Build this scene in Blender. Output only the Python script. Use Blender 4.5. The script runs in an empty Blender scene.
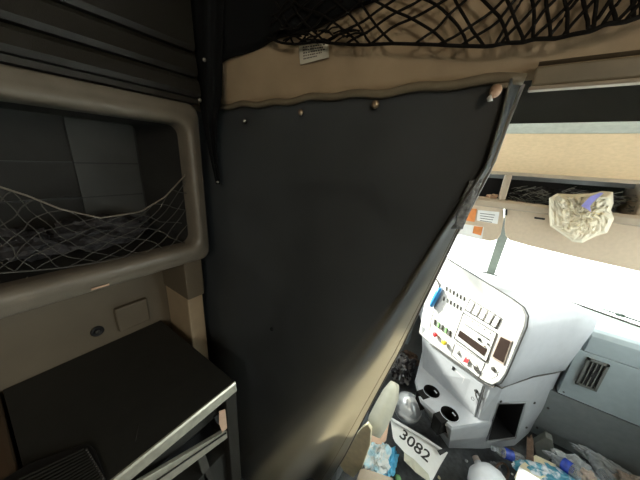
import bpy, bmesh, math, random
from mathutils import Vector, Matrix, noise
rnd = random.Random(7)
C = bpy.context.scene.collection
PI = math.pi
# ------------------------------------------------------------------ camera frame (truck space: x right, y forward, z up)
f = 249.0
def nrm(v): v = Vector(v); v.normalize(); return v
Fv = nrm((180, -70, f)); Lv = Vector((-385, -105, f)); Lv = Lv - Fv*Lv.dot(Fv); Lv.normalize()
Rv = -Lv; Uv = Rv.cross(Fv)
if Uv.y > 0: Uv = -Uv
EYE = Vector((0, 0, 1.85))
def ray(px, py):
    v = Vector((px-320, py-240, f)); return Vector((v.dot(Rv), v.dot(Fv), v.dot(Uv)))
def P(px, py, X=None, Y=None, Z=None):
    r = ray(px, py)
    if X is not None: t = X/r.x
    elif Y is not None: t = Y/r.y
    else: t = (Z-EYE.z)/r.z
    return EYE + r*t
def PP(px, py, o, n):
    r = ray(px, py); return EYE + r*((Vector(o)-EYE).dot(n)/r.dot(n))
cam = bpy.data.cameras.new('camera'); cam.sensor_width = 36; cam.lens = f/640*36; cam.clip_start = .01
co = bpy.data.objects.new('camera', cam); C.objects.link(co); bpy.context.scene.camera = co
cx = Vector((Rv.x, Fv.x, Uv.x)); cd = Vector((Rv.y, Fv.y, Uv.y)); cf = Vector((Rv.z, Fv.z, Uv.z))
m = Matrix.Identity(4)
for i in range(3): m[i][0] = cx[i]; m[i][1] = -cd[i]; m[i][2] = -cf[i]; m[i][3] = EYE[i]
co.matrix_world = m

# ------------------------------------------------------------------ materials
def mat(name, col, rough=.6, metal=0, var=.12, nscale=30, bump=.15, bscale=400, spec=.5, trans=0, sheen=0, col2=None):
    M = bpy.data.materials.new(name); M.use_nodes = True; nt = M.node_tree; N = nt.nodes; L = nt.links
    b = N['Principled BSDF']; b.inputs['Roughness'].default_value = rough; b.inputs['Metallic'].default_value = metal
    b.inputs['Specular IOR Level'].default_value = spec
    if sheen: b.inputs['Sheen Weight'].default_value = sheen
    tc = N.new('ShaderNodeTexCoord'); n1 = N.new('ShaderNodeTexNoise'); n1.inputs['Scale'].default_value = nscale; n1.inputs['Detail'].default_value = 6
    L.new(tc.outputs['Object'], n1.inputs['Vector'])
    rp = N.new('ShaderNodeValToRGB'); rp.color_ramp.elements[0].position = .3; rp.color_ramp.elements[1].position = .7
    rp.color_ramp.elements[0].color = (*[c*(1-var) for c in col], 1); rp.color_ramp.elements[1].color = (*(col2 or [min(1, c*(1+var)) for c in col]), 1)
    if col2: rp.color_ramp.elements[0].position = .46; rp.color_ramp.elements[1].position = .56
    L.new(n1.outputs['Fac'], rp.inputs['Fac']); L.new(rp.outputs['Color'], b.inputs['Base Color'])
    if bump:
        n2 = N.new('ShaderNodeTexNoise'); n2.inputs['Scale'].default_value = bscale; n2.inputs['Detail'].default_value = 3
        L.new(tc.outputs['Object'], n2.inputs['Vector'])
        bp = N.new('ShaderNodeBump'); bp.inputs['Strength'].default_value = bump; bp.inputs['Distance'].default_value = .002
        L.new(n2.outputs['Fac'], bp.inputs['Height']); L.new(bp.outputs['Normal'], b.inputs['Normal'])
    if trans:
        t = N.new('ShaderNodeBsdfTranslucent'); t.inputs['Color'].default_value = (.70, .63, .50, 1)
        mx = N.new('ShaderNodeMixShader'); mx.inputs[0].default_value = trans
        L.new(b.outputs[0], mx.inputs[1]); L.new(t.outputs[0], mx.inputs[2]); L.new(mx.outputs[0], N['Material Output'].inputs['Surface'])
    return M
def film(name, col=(1, 1, 1), alpha=.5, rough=.15, body=(.85, .88, .9)):
    M = bpy.data.materials.new(name); M.use_nodes = True; nt = M.node_tree; N = nt.nodes; L = nt.links
    b = N['Principled BSDF']; b.inputs['Base Color'].default_value = (*body, 1); b.inputs['Roughness'].default_value = rough
    t = N.new('ShaderNodeBsdfTransparent'); t.inputs['Color'].default_value = (*col, 1)
    mx = N.new('ShaderNodeMixShader')
    fr = N.new('ShaderNodeLayerWeight'); fr.inputs['Blend'].default_value = .35
    mt = N.new('ShaderNodeMapRange'); mt.inputs['To Min'].default_value = alpha; mt.inputs['To Max'].default_value = min(1, alpha+.5)
    L.new(fr.outputs['Facing'], mt.inputs['Value']); L.new(mt.outputs[0], mx.inputs[0])
    L.new(t.outputs[0], mx.inputs[1]); L.new(b.outputs[0], mx.inputs[2]); L.new(mx.outputs[0], N['Material Output'].inputs['Surface'])
    return M
M = dict(
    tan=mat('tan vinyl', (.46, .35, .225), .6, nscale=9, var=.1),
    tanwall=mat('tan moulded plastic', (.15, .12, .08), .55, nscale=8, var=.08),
    dark=mat('charcoal laminate', (.026, .026, .023), .55, nscale=20, bump=.1),
    cab=mat('dark grey brown plastic', (.022, .020, .016), .42, nscale=12, bump=.2),
    frame=mat('grey taupe moulding', (.19, .165, .13), .36, nscale=15),
    cubby=mat('dark grey liner', (.022, .022, .020), .8, nscale=6, var=.3),
    curtain=mat('black curtain cloth', (.10, .114, .126), .42, nscale=5, var=.2, bscale=700, bump=.12, trans=.40),
    light_blocker=mat('black lining', (.01, .01, .01), .9, spec=.1),
    backing=mat('curtain backing', (.17, .145, .095), .8, nscale=40, var=.08, bscale=900, bump=.3),
    flap=mat('black fabric', (.006, .007, .008), .85, nscale=10, spec=.2),
    tape=mat('dark grey binding', (.11, .10, .09), .5, nscale=60),
    velcro=mat('fuzzy grey fastener', (.32, .35, .37), .95, nscale=90, var=.5, bump=1, bscale=300),
    net=mat('black cord', (.008, .007, .006), .8, spec=.2),
    netg=mat('grey elastic cord', (.06, .057, .05), .7),
    brass=mat('worn brass', (.62, .48, .33), .35, .8, bump=0),
    steel=mat('snap steel', (.7, .68, .62), .3, .8, bump=0),
    alu=mat('satin aluminium', (.62, .60, .50), .38, .6, nscale=50, bump=.05),
    paper=mat('label paper', (.72, .68, .56), .6, bump=0, var=.04),
    white=mat('white paper', (.85, .85, .84), .6, bump=0, var=.04),
    ink=mat('black ink', (.02, .02, .02), .6, bump=0),
    orange=mat('orange print', (.75, .27, .08), .6, bump=0),
    beige=mat('beige headliner cloth', (.74, .55, .34), .9, nscale=60, var=.06, bump=.8, bscale=500),
    bluegrey=mat('grey green trim', (.46, .47, .41), .7, nscale=60, var=.08),
    ceil=mat('near black ceiling', (.007, .006, .004), .95, nscale=50, spec=.03),  # base colour set near black, far darker than the beige headliner
    rail=mat('taupe rail', (.22, .185, .125), .45, nscale=30),
    shelf=mat('grey beige plastic', (.42, .35, .27), .5, nscale=30, var=.06),
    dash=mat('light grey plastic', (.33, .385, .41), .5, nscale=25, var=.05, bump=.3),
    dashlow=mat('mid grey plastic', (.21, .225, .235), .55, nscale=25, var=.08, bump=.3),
    pad=mat('dash top with green light tint', (.44, .54, .48), .6, nscale=25, var=.05),  # greenish light at the windshield base is put into this colour
    cons=mat('silver grey plastic', (.41, .42, .445), .42, nscale=25, var=.04, bump=.2),
    face=mat('pale instrument panel', (.66, .64, .62), .4, nscale=30, var=.03, bump=.1),
    boardm=mat('dark slate board', (.045, .047, .043), .6, nscale=6, var=.25),
    black=mat('black plastic', (.012, .012, .013), .5, bump=.1),
    seam=mat('dark seam', (.06, .055, .05), .7, bump=0),
    screen=mat('brown black display', (.045, .03, .025), .15, bump=0),
    red=mat('red knob', (.75, .06, .07), .4, bump=0), yellow=mat('yellow knob', (.85, .65, .05), .4, bump=0),
    green=mat('green switch', (.25, .5, .2), .4, bump=0),
    blue=mat('blue plastic', (.06, .33, .75), .35, bump=0),
    floor=mat('dark rubber floor', (.09, .095, .10), .8, nscale=40, var=.3, bump=.5, bscale=120),
    brown=mat('brown vinyl', (.09, .055, .03), .6, nscale=10),
    visor=mat('taupe visor cloth', (.60, .49, .37), .85, nscale=60, var=.05, bump=.5),
    post=mat('grey post', (.13, .135, .125), .6),
    concrete=mat('pale concrete', (.8, .8, .78), .9, nscale=.5, bump=0),
    paint=mat('white truck paint', (.85, .86, .85), .25, bump=0, var=.02),
    cardboard=mat('brown cardboard', (.16, .10, .07), .8, nscale=60, var=.35),
    cream=mat('cream paper', (.80, .72, .50), .7, nscale=40, var=.1),
    peach=mat('peach paper', (.62, .42, .30), .7, nscale=40, var=.1),
    offwhite=mat('off white plastic', (.55, .54, .44), .45, nscale=30, var=.05),
    milk=mat('translucent white plastic', (.74, .76, .80), .35, nscale=30, var=.05, bump=0),
    pvc=mat('clear crinkled plastic grey', (.33, .34, .35), .15, .3, nscale=25, var=.6, bump=.3, bscale=150),
    cloth=mat('black cloth', (.03, .028, .03), .8, nscale=60, var=.7, bump=.6, bscale=150),
    teal=mat('teal print film', (.10, .36, .50), .25, nscale=22, col2=(.75, .80, .85)),
    smoke=mat('smoky plastic', (.05, .045, .05), .18, nscale=18, col2=(.30, .29, .29)), jug=mat('silvery plastic', (.42, .44, .47), .12, .25, nscale=12, col2=(.88, .9, .92), bump=.2, bscale=60),
    bluef=mat('blue label film', (.05, .10, .60), .25, nscale=30, var=.4),
    aqua=mat('bright blue bag', (.12, .50, .78), .4, nscale=30, var=.2),
    tissue=mat('white blue tissue', (.82, .86, .86), .8, nscale=20, col2=(.45, .68, .78)),
    greym=mat('grey moulded part', (.24, .25, .23), .6),
    skinb=mat('beige crumple', (.50, .40, .34), .8, nscale=50, var=.15),
    film=film('clear film', (.97, .98, 1), .33), filmy=film('cloudy bag film', (1, .97, .88), .35, .2, (.88, .84, .72)),
    bottle=film('clear bottle plastic', (.95, .97, 1), .22, .06, (.80, .83, .86)), purple=mat('violet tape', (.30, .30, .75), .5, bump=0),
    glass=film('windshield glass', (.95, .985, .965), .03, .03, (.3, .4, .35)),
)

# wavy woven pattern in curtain front face is left to bump; ------------------------------------------------ helpers
def fin(name, me, m_, parent, kind=None, smooth=False, center=None):
    for p in me.polygons: p.use_smooth = smooth
    ms = m_ if isinstance(m_, (list, tuple)) else [m_]
    for q in ms: me.materials.append(q)
    o = bpy.data.objects.new(name, me); C.objects.link(o)
    if parent:
        off = Vector(parent['wl'])
        o.parent = parent
    else:
        vs = [v.co for v in me.vertices]
        off = Vector(((min(v.x for v in vs)+max(v.x for v in vs))/2, (min(v.y for v in vs)+max(v.y for v in vs))/2, min(v.z for v in vs)))
        o.location = off
    me.transform(Matrix.Translation(-off)); o['wl'] = list(off)
    if parent: o['wl'] = list(off)
    if kind: o['kind'] = kind
    return o
def empty(name, loc, label, cat, group=None):
    o = bpy.data.objects.new(name, None); C.objects.link(o); o.location = loc; o['wl'] = list(loc); o.empty_display_size = .05
    return tag(o, label, cat, group)
def tag(o, label, cat, group=None):
    o['label'] = label; o['category'] = cat
    if group: o['group'] = group
    return o
def bmn(name, bm, m_, parent=None, kind=None, smooth=False):
    bmesh.ops.recalc_face_normals(bm, faces=bm.faces)
    me = bpy.data.meshes.new(name); bm.to_mesh(me); bm.free()
    return fin(name, me, m_, parent, kind, smooth)
def bev(bm, w, seg=2, sel=None):
    bmesh.ops.bevel(bm, geom=sel or list(bm.edges), offset=w, segments=seg, profile=.5, affect='EDGES', clamp_overlap=True)
def a_box(bm, lo, hi):
    x0, y0, z0 = lo; x1, y1, z1 = hi
    v = [bm.verts.new(p) for p in ((x0,y0,z0),(x1,y0,z0),(x1,y1,z0),(x0,y1,z0),(x0,y0,z1),(x1,y0,z1),(x1,y1,z1),(x0,y1,z1))]
    for q in ((0,3,2,1),(4,5,6,7),(0,1,5,4),(1,2,6,5),(2,3,7,6),(3,0,4,7)): bm.faces.new([v[i] for i in q])
def box(name, lo, hi, m_, parent=None, bw=0, kind=None, seg=2):
    bm = bmesh.new(); a_box(bm, [min(a, b) for a, b in zip(lo, hi)], [max(a, b) for a, b in zip(lo, hi)])
    if bw: bev(bm, bw, seg)
    return bmn(name, bm, m_, parent, kind)
def a_slab(bm, pts, t):
    t = Vector(t); a = [bm.verts.new(Vector(p)) for p in pts]; b = [bm.verts.new(Vector(p)+t) for p in pts]
    bm.faces.new(a); bm.faces.new(b[::-1]); n = len(a)
    for i in range(n): bm.faces.new((a[i], a[(i+1) % n], b[(i+1) % n], b[i]))
def slab(name, pts, t, m_, parent=None, bw=0, kind=None):
    bm = bmesh.new(); a_slab(bm, pts, t)
    if bw: bev(bm, bw)
    return bmn(name, bm, m_, parent, kind)
def a_tube(bm, pts, r, n=6, cyc=False):
    pts = [Vector(p) for p in pts]; rs = r if isinstance(r, (list, tuple)) else [r]*len(pts); rings = []
    for i, p in enumerate(pts):
        a = pts[i-1] if (i or cyc) else p; b = pts[(i+1) % len(pts)] if (i < len(pts)-1 or cyc) else p
        t = (b-a); t = t.normalized() if t.length > 1e-9 else Vector((0, 0, 1))
        u = t.cross(Vector((0, 0, 1))) if abs(t.z) < .9 else t.cross(Vector((1, 0, 0))); u.normalize(); w = t.cross(u)
        rings.append([bm.verts.new(p+(u*math.cos(2*PI*k/n)+w*math.sin(2*PI*k/n))*rs[i]) for k in range(n)])
    m2 = len(rings)
    for i in range(m2 if cyc else m2-1):
        A, B = rings[i], rings[(i+1) % m2]
        for k in range(n): bm.faces.new((A[k], A[(k+1) % n], B[(k+1) % n], B[k]))
    if not cyc: bm.faces.new(rings[0][::-1]); bm.faces.new(rings[-1])
def tube(name, pts, r, m_, parent=None, n=8, cyc=False):
    bm = bmesh.new(); a_tube(bm, pts, r, n, cyc); return bmn(name, bm, m_, parent, smooth=True)
def lathe(name, prof, c, ax, m_, parent=None, n=20, cap=True):     # prof: (radius, along axis)
    ax = nrm(ax); u = ax.orthogonal().normalized(); w = ax.cross(u); bm = bmesh.new(); c = Vector(c); rings = []
    for r, h in prof: rings.append([bm.verts.new(c+ax*h+(u*math.cos(2*PI*k/n)+w*math.sin(2*PI*k/n))*max(r, .0002)) for k in range(n)])
    for A, B in zip(rings, rings[1:]):
        for k in range(n): bm.faces.new((A[k], A[(k+1) % n], B[(k+1) % n], B[k]))
    if cap: bm.faces.new(rings[0][::-1]); bm.faces.new(rings[-1])
    return bmn(name, bm, m_, parent, smooth=True)
def a_grid(bm, fn, nu, nv):
    g = [[bm.verts.new(fn(i/nu, j/nv)) for i in range(nu+1)] for j in range(nv+1)]
    fs = []
    for j in range(nv):
        for i in range(nu): fs.append(bm.faces.new((g[j][i], g[j][i+1], g[j+1][i+1], g[j+1][i])))
    return g, fs
def sheet(name, fn, nu, nv, th, m_, parent=None, smooth=True, kind=None):
    bm = bmesh.new(); a_grid(bm, fn, nu, nv); me = bpy.data.meshes.new(name); bm.to_mesh(me); bm.free()
    o = fin(name, me, m_, parent, kind, smooth)
    md = o.modifiers.new('Solidify', 'SOLIDIFY'); md.thickness = th; md.offset = 0
    return o
def fb(p, s, o=3): return noise.fractal(Vector(p)*s, 1, 2, o)
def crumple(name, c, dim, m_, parent=None, seed=0, amp=.35, sc=2.2, sub=4, rot=(0, 0, 0)):
    bm = bmesh.new(); bmesh.ops.create_icosphere(bm, subdivisions=sub, radius=1)
    R = Matrix.Rotation(rot[2], 3, 'Z') @ Matrix.Rotation(rot[1], 3, 'Y') @ Matrix.Rotation(rot[0], 3, 'X')
    for v in bm.verts:
        p = v.co.copy(); n = noise.noise(p*sc+Vector((seed*3.1, 0, 0))); r = abs(noise.noise(p*sc*2+Vector((0, seed*5.7, 0))))
        s = 1+amp*n-amp*.9*r+amp*.25*noise.noise(p*sc*5+Vector((seed, 1, 2)))
        v.co = Vector(c)+R @ Vector((p.x*s*dim[0], p.y*s*dim[1], p.z*s*dim[2]))
    return bmn(name, bm, m_, parent, smooth=False)
def to_mesh_text(txt, size, depth=.0005):
    cu = bpy.data.curves.new('lettering', 'FONT'); cu.body = txt; cu.size = size; cu.extrude = depth; cu.align_x = 'LEFT'; cu.offset = size*.012
    t = bpy.data.objects.new('lettering', cu); C.objects.link(t); dg = bpy.context.evaluated_depsgraph_get()
    me = bpy.data.meshes.new_from_object(t.evaluated_get(dg)); bpy.data.objects.remove(t); bpy.data.curves.remove(cu); me.materials.clear(); return me
def text(name, txt, size, o, xdir, ydir, m_, parent, fit=None, bold=0):
    me = to_mesh_text(txt, size); x = nrm(xdir); y = Vector(ydir); y = (y-x*y.dot(x)).normalized(); z = x.cross(y)
    if fit:
        w = max(v.co.x for v in me.vertices)-min(v.co.x for v in me.vertices); me.transform(Matrix.Scale(fit/w, 4, (1, 0, 0)))
    mm = Matrix.Identity(4)
    for i in range(3): mm[i][0] = x[i]; mm[i][1] = y[i]; mm[i][2] = z[i]; mm[i][3] = Vector(o)[i]
    me.transform(mm); return fin(name, me, m_, parent)
def carve(o, cutters):
    """cut box shaped openings out of a mesh and keep the result as plain mesh"""
    for bm in cutters:
        bmesh.ops.recalc_face_normals(bm, faces=bm.faces)
        me = bpy.data.meshes.new('cut'); bm.to_mesh(me); bm.free(); c = bpy.data.objects.new('cut', me); C.objects.link(c)
        md = o.modifiers.new('b', 'BOOLEAN'); md.object = c; md.operation = 'DIFFERENCE'; md.solver = 'EXACT'
        c.location = -Vector(o['wl']) + (o.location if not o.parent else Vector((0, 0, 0)))
        if o.parent: c.location = Vector((0, 0, 0))
        if not o.parent: c.location = Vector((0, 0, 0))
        bpy.context.view_layer.update()
        dg = bpy.context.evaluated_depsgraph_get(); nm = bpy.data.meshes.new_from_object(o.evaluated_get(dg))
        o.modifiers.clear(); o.data = nm; bpy.data.objects.remove(c)

# ================================================================== THE SETTING
box('floor', (-1.15, -1.9, -.06), (1.27, 2.5, 0), M['floor'], kind='structure')
# sleeper shell
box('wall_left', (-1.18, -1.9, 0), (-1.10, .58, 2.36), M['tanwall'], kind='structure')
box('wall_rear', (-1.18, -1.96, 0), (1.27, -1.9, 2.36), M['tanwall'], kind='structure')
box('ceiling', (-1.18, -1.96, 2.36), (1.27, .62, 2.40), M['tan'], kind='structure')
def wall_with_window(name, x0, x1, ya, yb, zt, w, m_):
    (y0, y1, z0, z1) = w; bm = bmesh.new()
    a_box(bm, (x0, ya, 0), (x1, yb, z0)); a_box(bm, (x0, ya, z1), (x1, yb, zt)); a_box(bm, (x0, ya, z0), (x1, y0, z1)); a_box(bm, (x0, y1, z0), (x1, yb, z1))
    return bmn(name, bm, m_, None, 'structure')
wall_with_window('wall_right', 1.20, 1.27, -1.9, .58, 2.36, (-1.1, -.35, 1.45, 1.9), M['tanwall'])
o = box('window_3', (1.225, -1.1, 1.45), (1.231, -.35, 1.9), M['glass'], kind='structure')
# cab doors with side windows
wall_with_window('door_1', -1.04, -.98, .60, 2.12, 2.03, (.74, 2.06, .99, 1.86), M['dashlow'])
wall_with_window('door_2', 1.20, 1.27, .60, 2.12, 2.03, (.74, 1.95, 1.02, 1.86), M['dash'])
box('window_4', (-1.015, .74, .99), (-1.009, 2.06, 1.86), M['glass'], kind='structure')
box('window_5', (1.232, .74, 1.02), (1.238, 1.95, 1.86), M['glass'], kind='structure')
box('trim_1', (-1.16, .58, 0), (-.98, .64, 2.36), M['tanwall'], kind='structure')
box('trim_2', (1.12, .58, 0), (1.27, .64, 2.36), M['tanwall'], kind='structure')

# header panel above the curtain, gently swollen vinyl
def hdr(u, v):
    x = -1.1+2.3*u; z = 1.992+.37*v
    return Vector((x, .575-.022*math.sin(PI*min(1, v*1.6))+.004*fb((x, z, 0), 6), z))
sheet('trim_3', hdr, 60, 16, .02, M['tan'], kind='structure')
bm = bmesh.new(); a_tube(bm, [(-1.1+1.10*i/60, .555, 1.991+.003*math.sin(i*.9)+.002*math.sin(i*.37)) for i in range(61)], .0085, 8)
bmn('trim_4', bm, M['rail'], None, 'structure', True)
# cab roof
box('trim_5', (-1.05, .60, 2.03), (1.27, 1.40, 2.06), M['ceil'], kind='structure')
def cyl_strip(pts_yz, x0, x1, th):
    bm = bmesh.new(); prof = [Vector((0, y, z)) for y, z in pts_yz]; a_slab(bm, [p+Vector((x0, 0, 0)) for p in prof], (x1-x0, 0, 0)); return bm
bm = cyl_strip([(1.335, 2.031), (1.38, 2.024), (1.425, 2.002), (1.44, 2.03), (1.38, 2.06), (1.335, 2.06)], -1.0, 1.24, 0); bmn('trim_6', bm, M['bluegrey'], None, 'structure')
bm = cyl_strip([(1.426, 2.001), (1.52, 1.965), (1.62, 1.925), (1.74, 1.872), (1.80, 1.843), (1.80, 1.90), (1.60, 1.99), (1.45, 2.03)], -1.0, 1.24, 0); bmn('trim_7', bm, M['beige'], None, 'structure')
box('trim_8', (-1.04, 1.36, 2.03), (1.27, 2.25, 2.08), M['ceil'], kind='structure')
# rail under the header, cab side
rail = empty('curtain_rail', (.6, .56, 1.965), 'taupe curtain rail running right from the top corner of the black curtain', 'rail')
box('channel', (.010, .536, 1.974), (1.115, .552, 2.000), M['rail'], rail, .003)
tube('top_bead', [(.012, .537, 2.003), (1.115, .537, 2.003)], .003, M['tanwall'], rail)
box('lip', (.008, .533, 1.968), (1.115, .550, 1.9735), M['shelf'], rail, .002)

# overhead shelf above the windshield
sh = empty('overhead_shelf', (.1, 1.85, 1.63), 'grey beige storage shelf with open pockets running above the windshield', 'shelf')
box('top_panel', (-.97, 1.80, 1.825), (1.19, 2.06, 1.845), M['shelf'], sh, .004)
box('floor_panel', (-.97, 1.79, 1.66), (1.19, 2.06, 1.672), M['shelf'], sh, .003)
bm = cyl_strip([(1.775, 1.645), (1.775, 1.672), (1.785, 1.686), (1.80, 1.686), (1.80, 1.64), (1.785, 1.637)], -.97, 1.19, 0); bmn('front_lip', bm, M['shelf'], sh)
box('back_panel', (-.97, 2.05, 1.66), (1.19, 2.06, 1.84), M['black'], sh)
for x in (-.62, .047, .585, 1.12):
    bm = bmesh.new(); a_box(bm, (x-.017, 1.795, 1.665), (x+.017, 2.05, 1.83)); bev(bm, .012, 3); bmn('divider', bm, M['shelf'], sh)
# netting pouch within the shelf
bm = bmesh.new()
for k in range(150):
    x = rnd.uniform(.075, .56); z = rnd.uniform(1.69, 1.765); a = rnd.uniform(-.7, .7); l = rnd.uniform(.012, .05)
    y = 1.835+.015*math.sin(x*40)+rnd.uniform(-.004, .004)
    a_tube(bm, [(x, y, z), (x+l*.5, y-.004, z+l*.5*a+.003), (x+l, y, z+l*a)], .0016, 4)
tag(bmn('mesh_pouch', bm, M['post'], None), 'grey black crinkled mesh netting in the long overhead pocket behind the hanging plastic bag', 'netting')['kind'] = 'stuff'
crumple('fabric_bundle', (.32, 1.93, 1.725), (.23, .07, .05), M['cloth'], seed=3, amp=.3, sub=4)
tag(bpy.data.objects['fabric_bundle'], 'dark crumpled bundle lying at the back of the long overhead pocket', 'bundle')
tag(crumple('crumpled_tissue', (-.005, 1.86, 1.692), (.03, .025, .018), M['peach'], seed=9, amp=.6, sub=3), 'small crumpled pinkish tissue in the left pocket of the overhead shelf', 'tissue')

# sun visors
def visor(name, px, Y, label, rot=0):
    t = empty(name, P(*px[0], Y=Y), label, 'sun visor', None)
    pts = [P(x, y, Y=Y) for x, y in px]; slab('visor_panel', pts, (0, .018, 0), M['visor'], t, .006); return t
VY = 1.815
va = visor('sun_visor', [(450, 192), (503, 200), (504, 218), (500.5, 235), (497, 240), (490, 241.5), (440, 230)], VY, 'taupe sun visor with white and orange stickers, left of the windshield post')
vb = visor('sun_visor', [(507, 200), (780, 240), (780, 316), (640, 271.5), (580, 258), (530, 246), (510, 240.5), (505.5, 236), (504.5, 228)], VY, 'long plain taupe sun visor right of the windshield post')
tube('pivot_rod', [(.076, 1.81, 1.66), (.088, 1.81, 1.60)], .006, M['black'], va)
box('clip', (.215, 1.794, 1.605), (.26, 1.804, 1.615), M['black'], vb, .002)
def sticker(name, px, m_, parent, Y, th=.0012): return slab(name, [P(x, y, Y=Y) for x, y in px], (0, -th, 0), m_, parent)
o = sticker('warning_sticker', [(478, 210), (499.5, 212), (497.5, 224), (476.5, 220.5)], M['white'], va, VY-.001); o['label'] = 'white warning sticker'
o = sticker('warning_strip', [(468, 208), (477, 209), (474.5, 222), (466, 220.5)], M['orange'], va, VY-.001); o['label'] = 'orange sticker strip'
o = sticker('lower_sticker', [(464, 224), (484, 227), (482, 240), (452, 233)], M['white'], va, VY-.001); o['label'] = 'white sticker with orange square'
o = sticker('sticker_square', [(474, 226), (483, 227), (481, 235.5), (472.5, 233)], M['orange'], va, VY-.0025)
for k in range(4):
    y = 213+k*2.4; o = sticker('print_line', [(480, y), (495-k, y+1.8), (495-k, y+2.4), (480, y+.6)], M['netg'], va, VY-.0024, .0004)
# windshield: two flat panes in a shallow V, centre post
A0, A1 = Vector((.13, 2.47, 1.0)), Vector((.13, 2.07, 1.80))
R0, R1 = Vector((1.22, 2.06, 1.0)), Vector((1.22, 1.90, 1.80)); L0, L1 = Vector((-1.0, 2.10, 1.0)), Vector((-1.0, 1.93, 1.80))
slab('window_1', [L0, A0+Vector((-.015, 0, 0)), A1+Vector((-.015, 0, 0)), L1], (0, .006, 0), M['glass'], kind='structure')
slab('window_2', [A0+Vector((.015, 0, 0)), R0, R1, A1+Vector((.015, 0, 0))], (0, .006, 0), M['glass'], kind='structure')
bm = bmesh.new(); d = Vector((.03, 0, 0)); a_slab(bm, [A0-d, A0+d, A1+d, A1-d], (0, -.02, 0)); bev(bm, .004); bmn('trim_9', bm, M['post'], None, 'structure')
tube('trim_10', [L0, A0, R0], .008, M['seam']).__setitem__('kind', 'structure')
box('trim_11', (-1.04, 1.93, 1.80), (1.27, 2.25, 2.03), M['dashlow'], kind='structure')
# outdoors
box('ground', (-40, -30, -1.4), (40, 60, -1.3), M['concrete'], kind='structure')
hd = empty('truck_hood', (.1, 2.7, .5), 'white truck hood outside beyond the windshield', 'hood')
bm = bmesh.new()
g, _ = a_grid(bm, lambda u, v: Vector((.1+(-1+2*u)*(1.0-.25*v), 2.55+1.6*v, .88-.22*v-.28*(abs(2*u-1)**3)+.0)), 20, 12)
ob = bmn('hood_skin', bm, M['paint'], hd, smooth=True); md = ob.modifiers.new('Solidify', 'SOLIDIFY'); md.thickness = .02
wp = empty('windshield_wiper', P(620, 316, Y=2.2), 'black wiper blade lying along the bottom of the right windshield pane', 'wiper')
w = [P(563, 295, Z=1.045), P(580, 301, Z=1.045), P(600, 308.5, Z=1.045), P(620, 315.5, Z=1.045), P(660, 329, Z=1.04)]
w = [p+Vector((0, .12, 0)) for p in w]
n2 = nrm((R0-A0).cross(A1-A0)); w2 = []
for (x, y) in [(563, 294.5), (580, 300.5), (600, 308), (620, 315), (660, 328.5)]:
    w2.append(PP(x, y, A0+Vector((0, .03, 0)), n2))
tube('blade', w2, [.002, .004, .005, .006, .006], M['black'], wp)
box('arm_joint', w2[3]-Vector((.02, .012, .008)), w2[3]+Vector((.02, .012, .010)), M['black'], wp, .003)

# ================================================================== DASHBOARD (passenger side and driver side)
da = empty('dashboard', (.7, 1.95, 0), 'grey dashboard with pale top and square air vent, right of the console', 'dashboard')
def prof_part(name, prof, x0, x1, m_, parent, bw=0):
    bm = bmesh.new(); a_slab(bm, [Vector((x0, y, z)) for y, z in prof], (x1-x0, 0, 0)); 
    if bw: bev(bm, bw, 3)
    return bmn(name, bm, m_, parent)
X0, X1 = .603, 1.195
prof_part('top_pad', [(1.90, .87), (1.90, .975), (1.915, 1.0), (1.94, 1.01), (2.1, 1.0), (2.05, .87)], X0+.04, X1, M['dash'], da, .003)
slab('cowl_top', [Vector((X0+.004, 2.025, .99)), Vector((X0+.004, 1.98, .99)), Vector((X1, 1.98, .99)), Vector((X1, 2.055, .99)), Vector((.13, 2.455, .99)), Vector((-.97, 2.095, .99)), Vector((-.97, 2.025, .99))], (0, 0, .008), M['pad'], da)
prof_part('mid_panel', [(1.90, .527), (1.90, .866), (1.98, .866), (1.98, .527)], X0+.012, X1, M['dash'], da, .003)
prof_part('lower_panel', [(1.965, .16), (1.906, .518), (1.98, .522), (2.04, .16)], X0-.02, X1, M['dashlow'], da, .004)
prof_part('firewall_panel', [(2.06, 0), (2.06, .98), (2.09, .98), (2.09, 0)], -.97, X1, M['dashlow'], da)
prof_part('driver_panel', [(1.95, .35), (1.90, .55), (1.90, .95), (1.95, 1.0), (2.05, 1.0), (2.05, .35)], -.97, -.32, M['dash'], da, .01)
for (x, y) in [(563.5, 391.5), (548, 408), (537, 427.5), (627, 417), (607, 460)]:
    p = P(x, y, Y=1.905 if y < 395 else 1.93); lathe('screw', [(.007, 0), (.007, .004), (.004, .006)], p, (0, -1, 0), M['seam'], da, 10)
ve = bmesh.new(); v0 = Vector((.665, 1.884, .645)); v1 = Vector((.755, 1.90, .838))
for a in ((v0.x, v0.z, v1.x, v0.z+.012), (v0.x, v1.z-.012, v1.x, v1.z), (v0.x, v0.z, v0.x+.012, v1.z), (v1.x-.012, v0.z, v1.x, v1.z)):
    a_box(ve, (a[0], 1.884, a[1]), (a[2], 1.8995, a[3]))
ven = bmn('air_vent', ve, M['post'], da)
box('vent_back', (v0.x+.01, 1.894, v0.z+.01), (v1.x-.01, 1.8995, v1.z-.01), M['black'], ven)
bm = bmesh.new()
for k in range(3): x = v0.x+.026+k*.019; a_box(bm, (x-.0015, 1.887, v0.z+.012), (x+.0015, 1.894, v1.z-.012))
bmn('louvres', bm, M['greym'], ven); box('vent_tab', (.70, 1.880, .73), (.722, 1.887, .755), M['black'], ven, .002)

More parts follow.
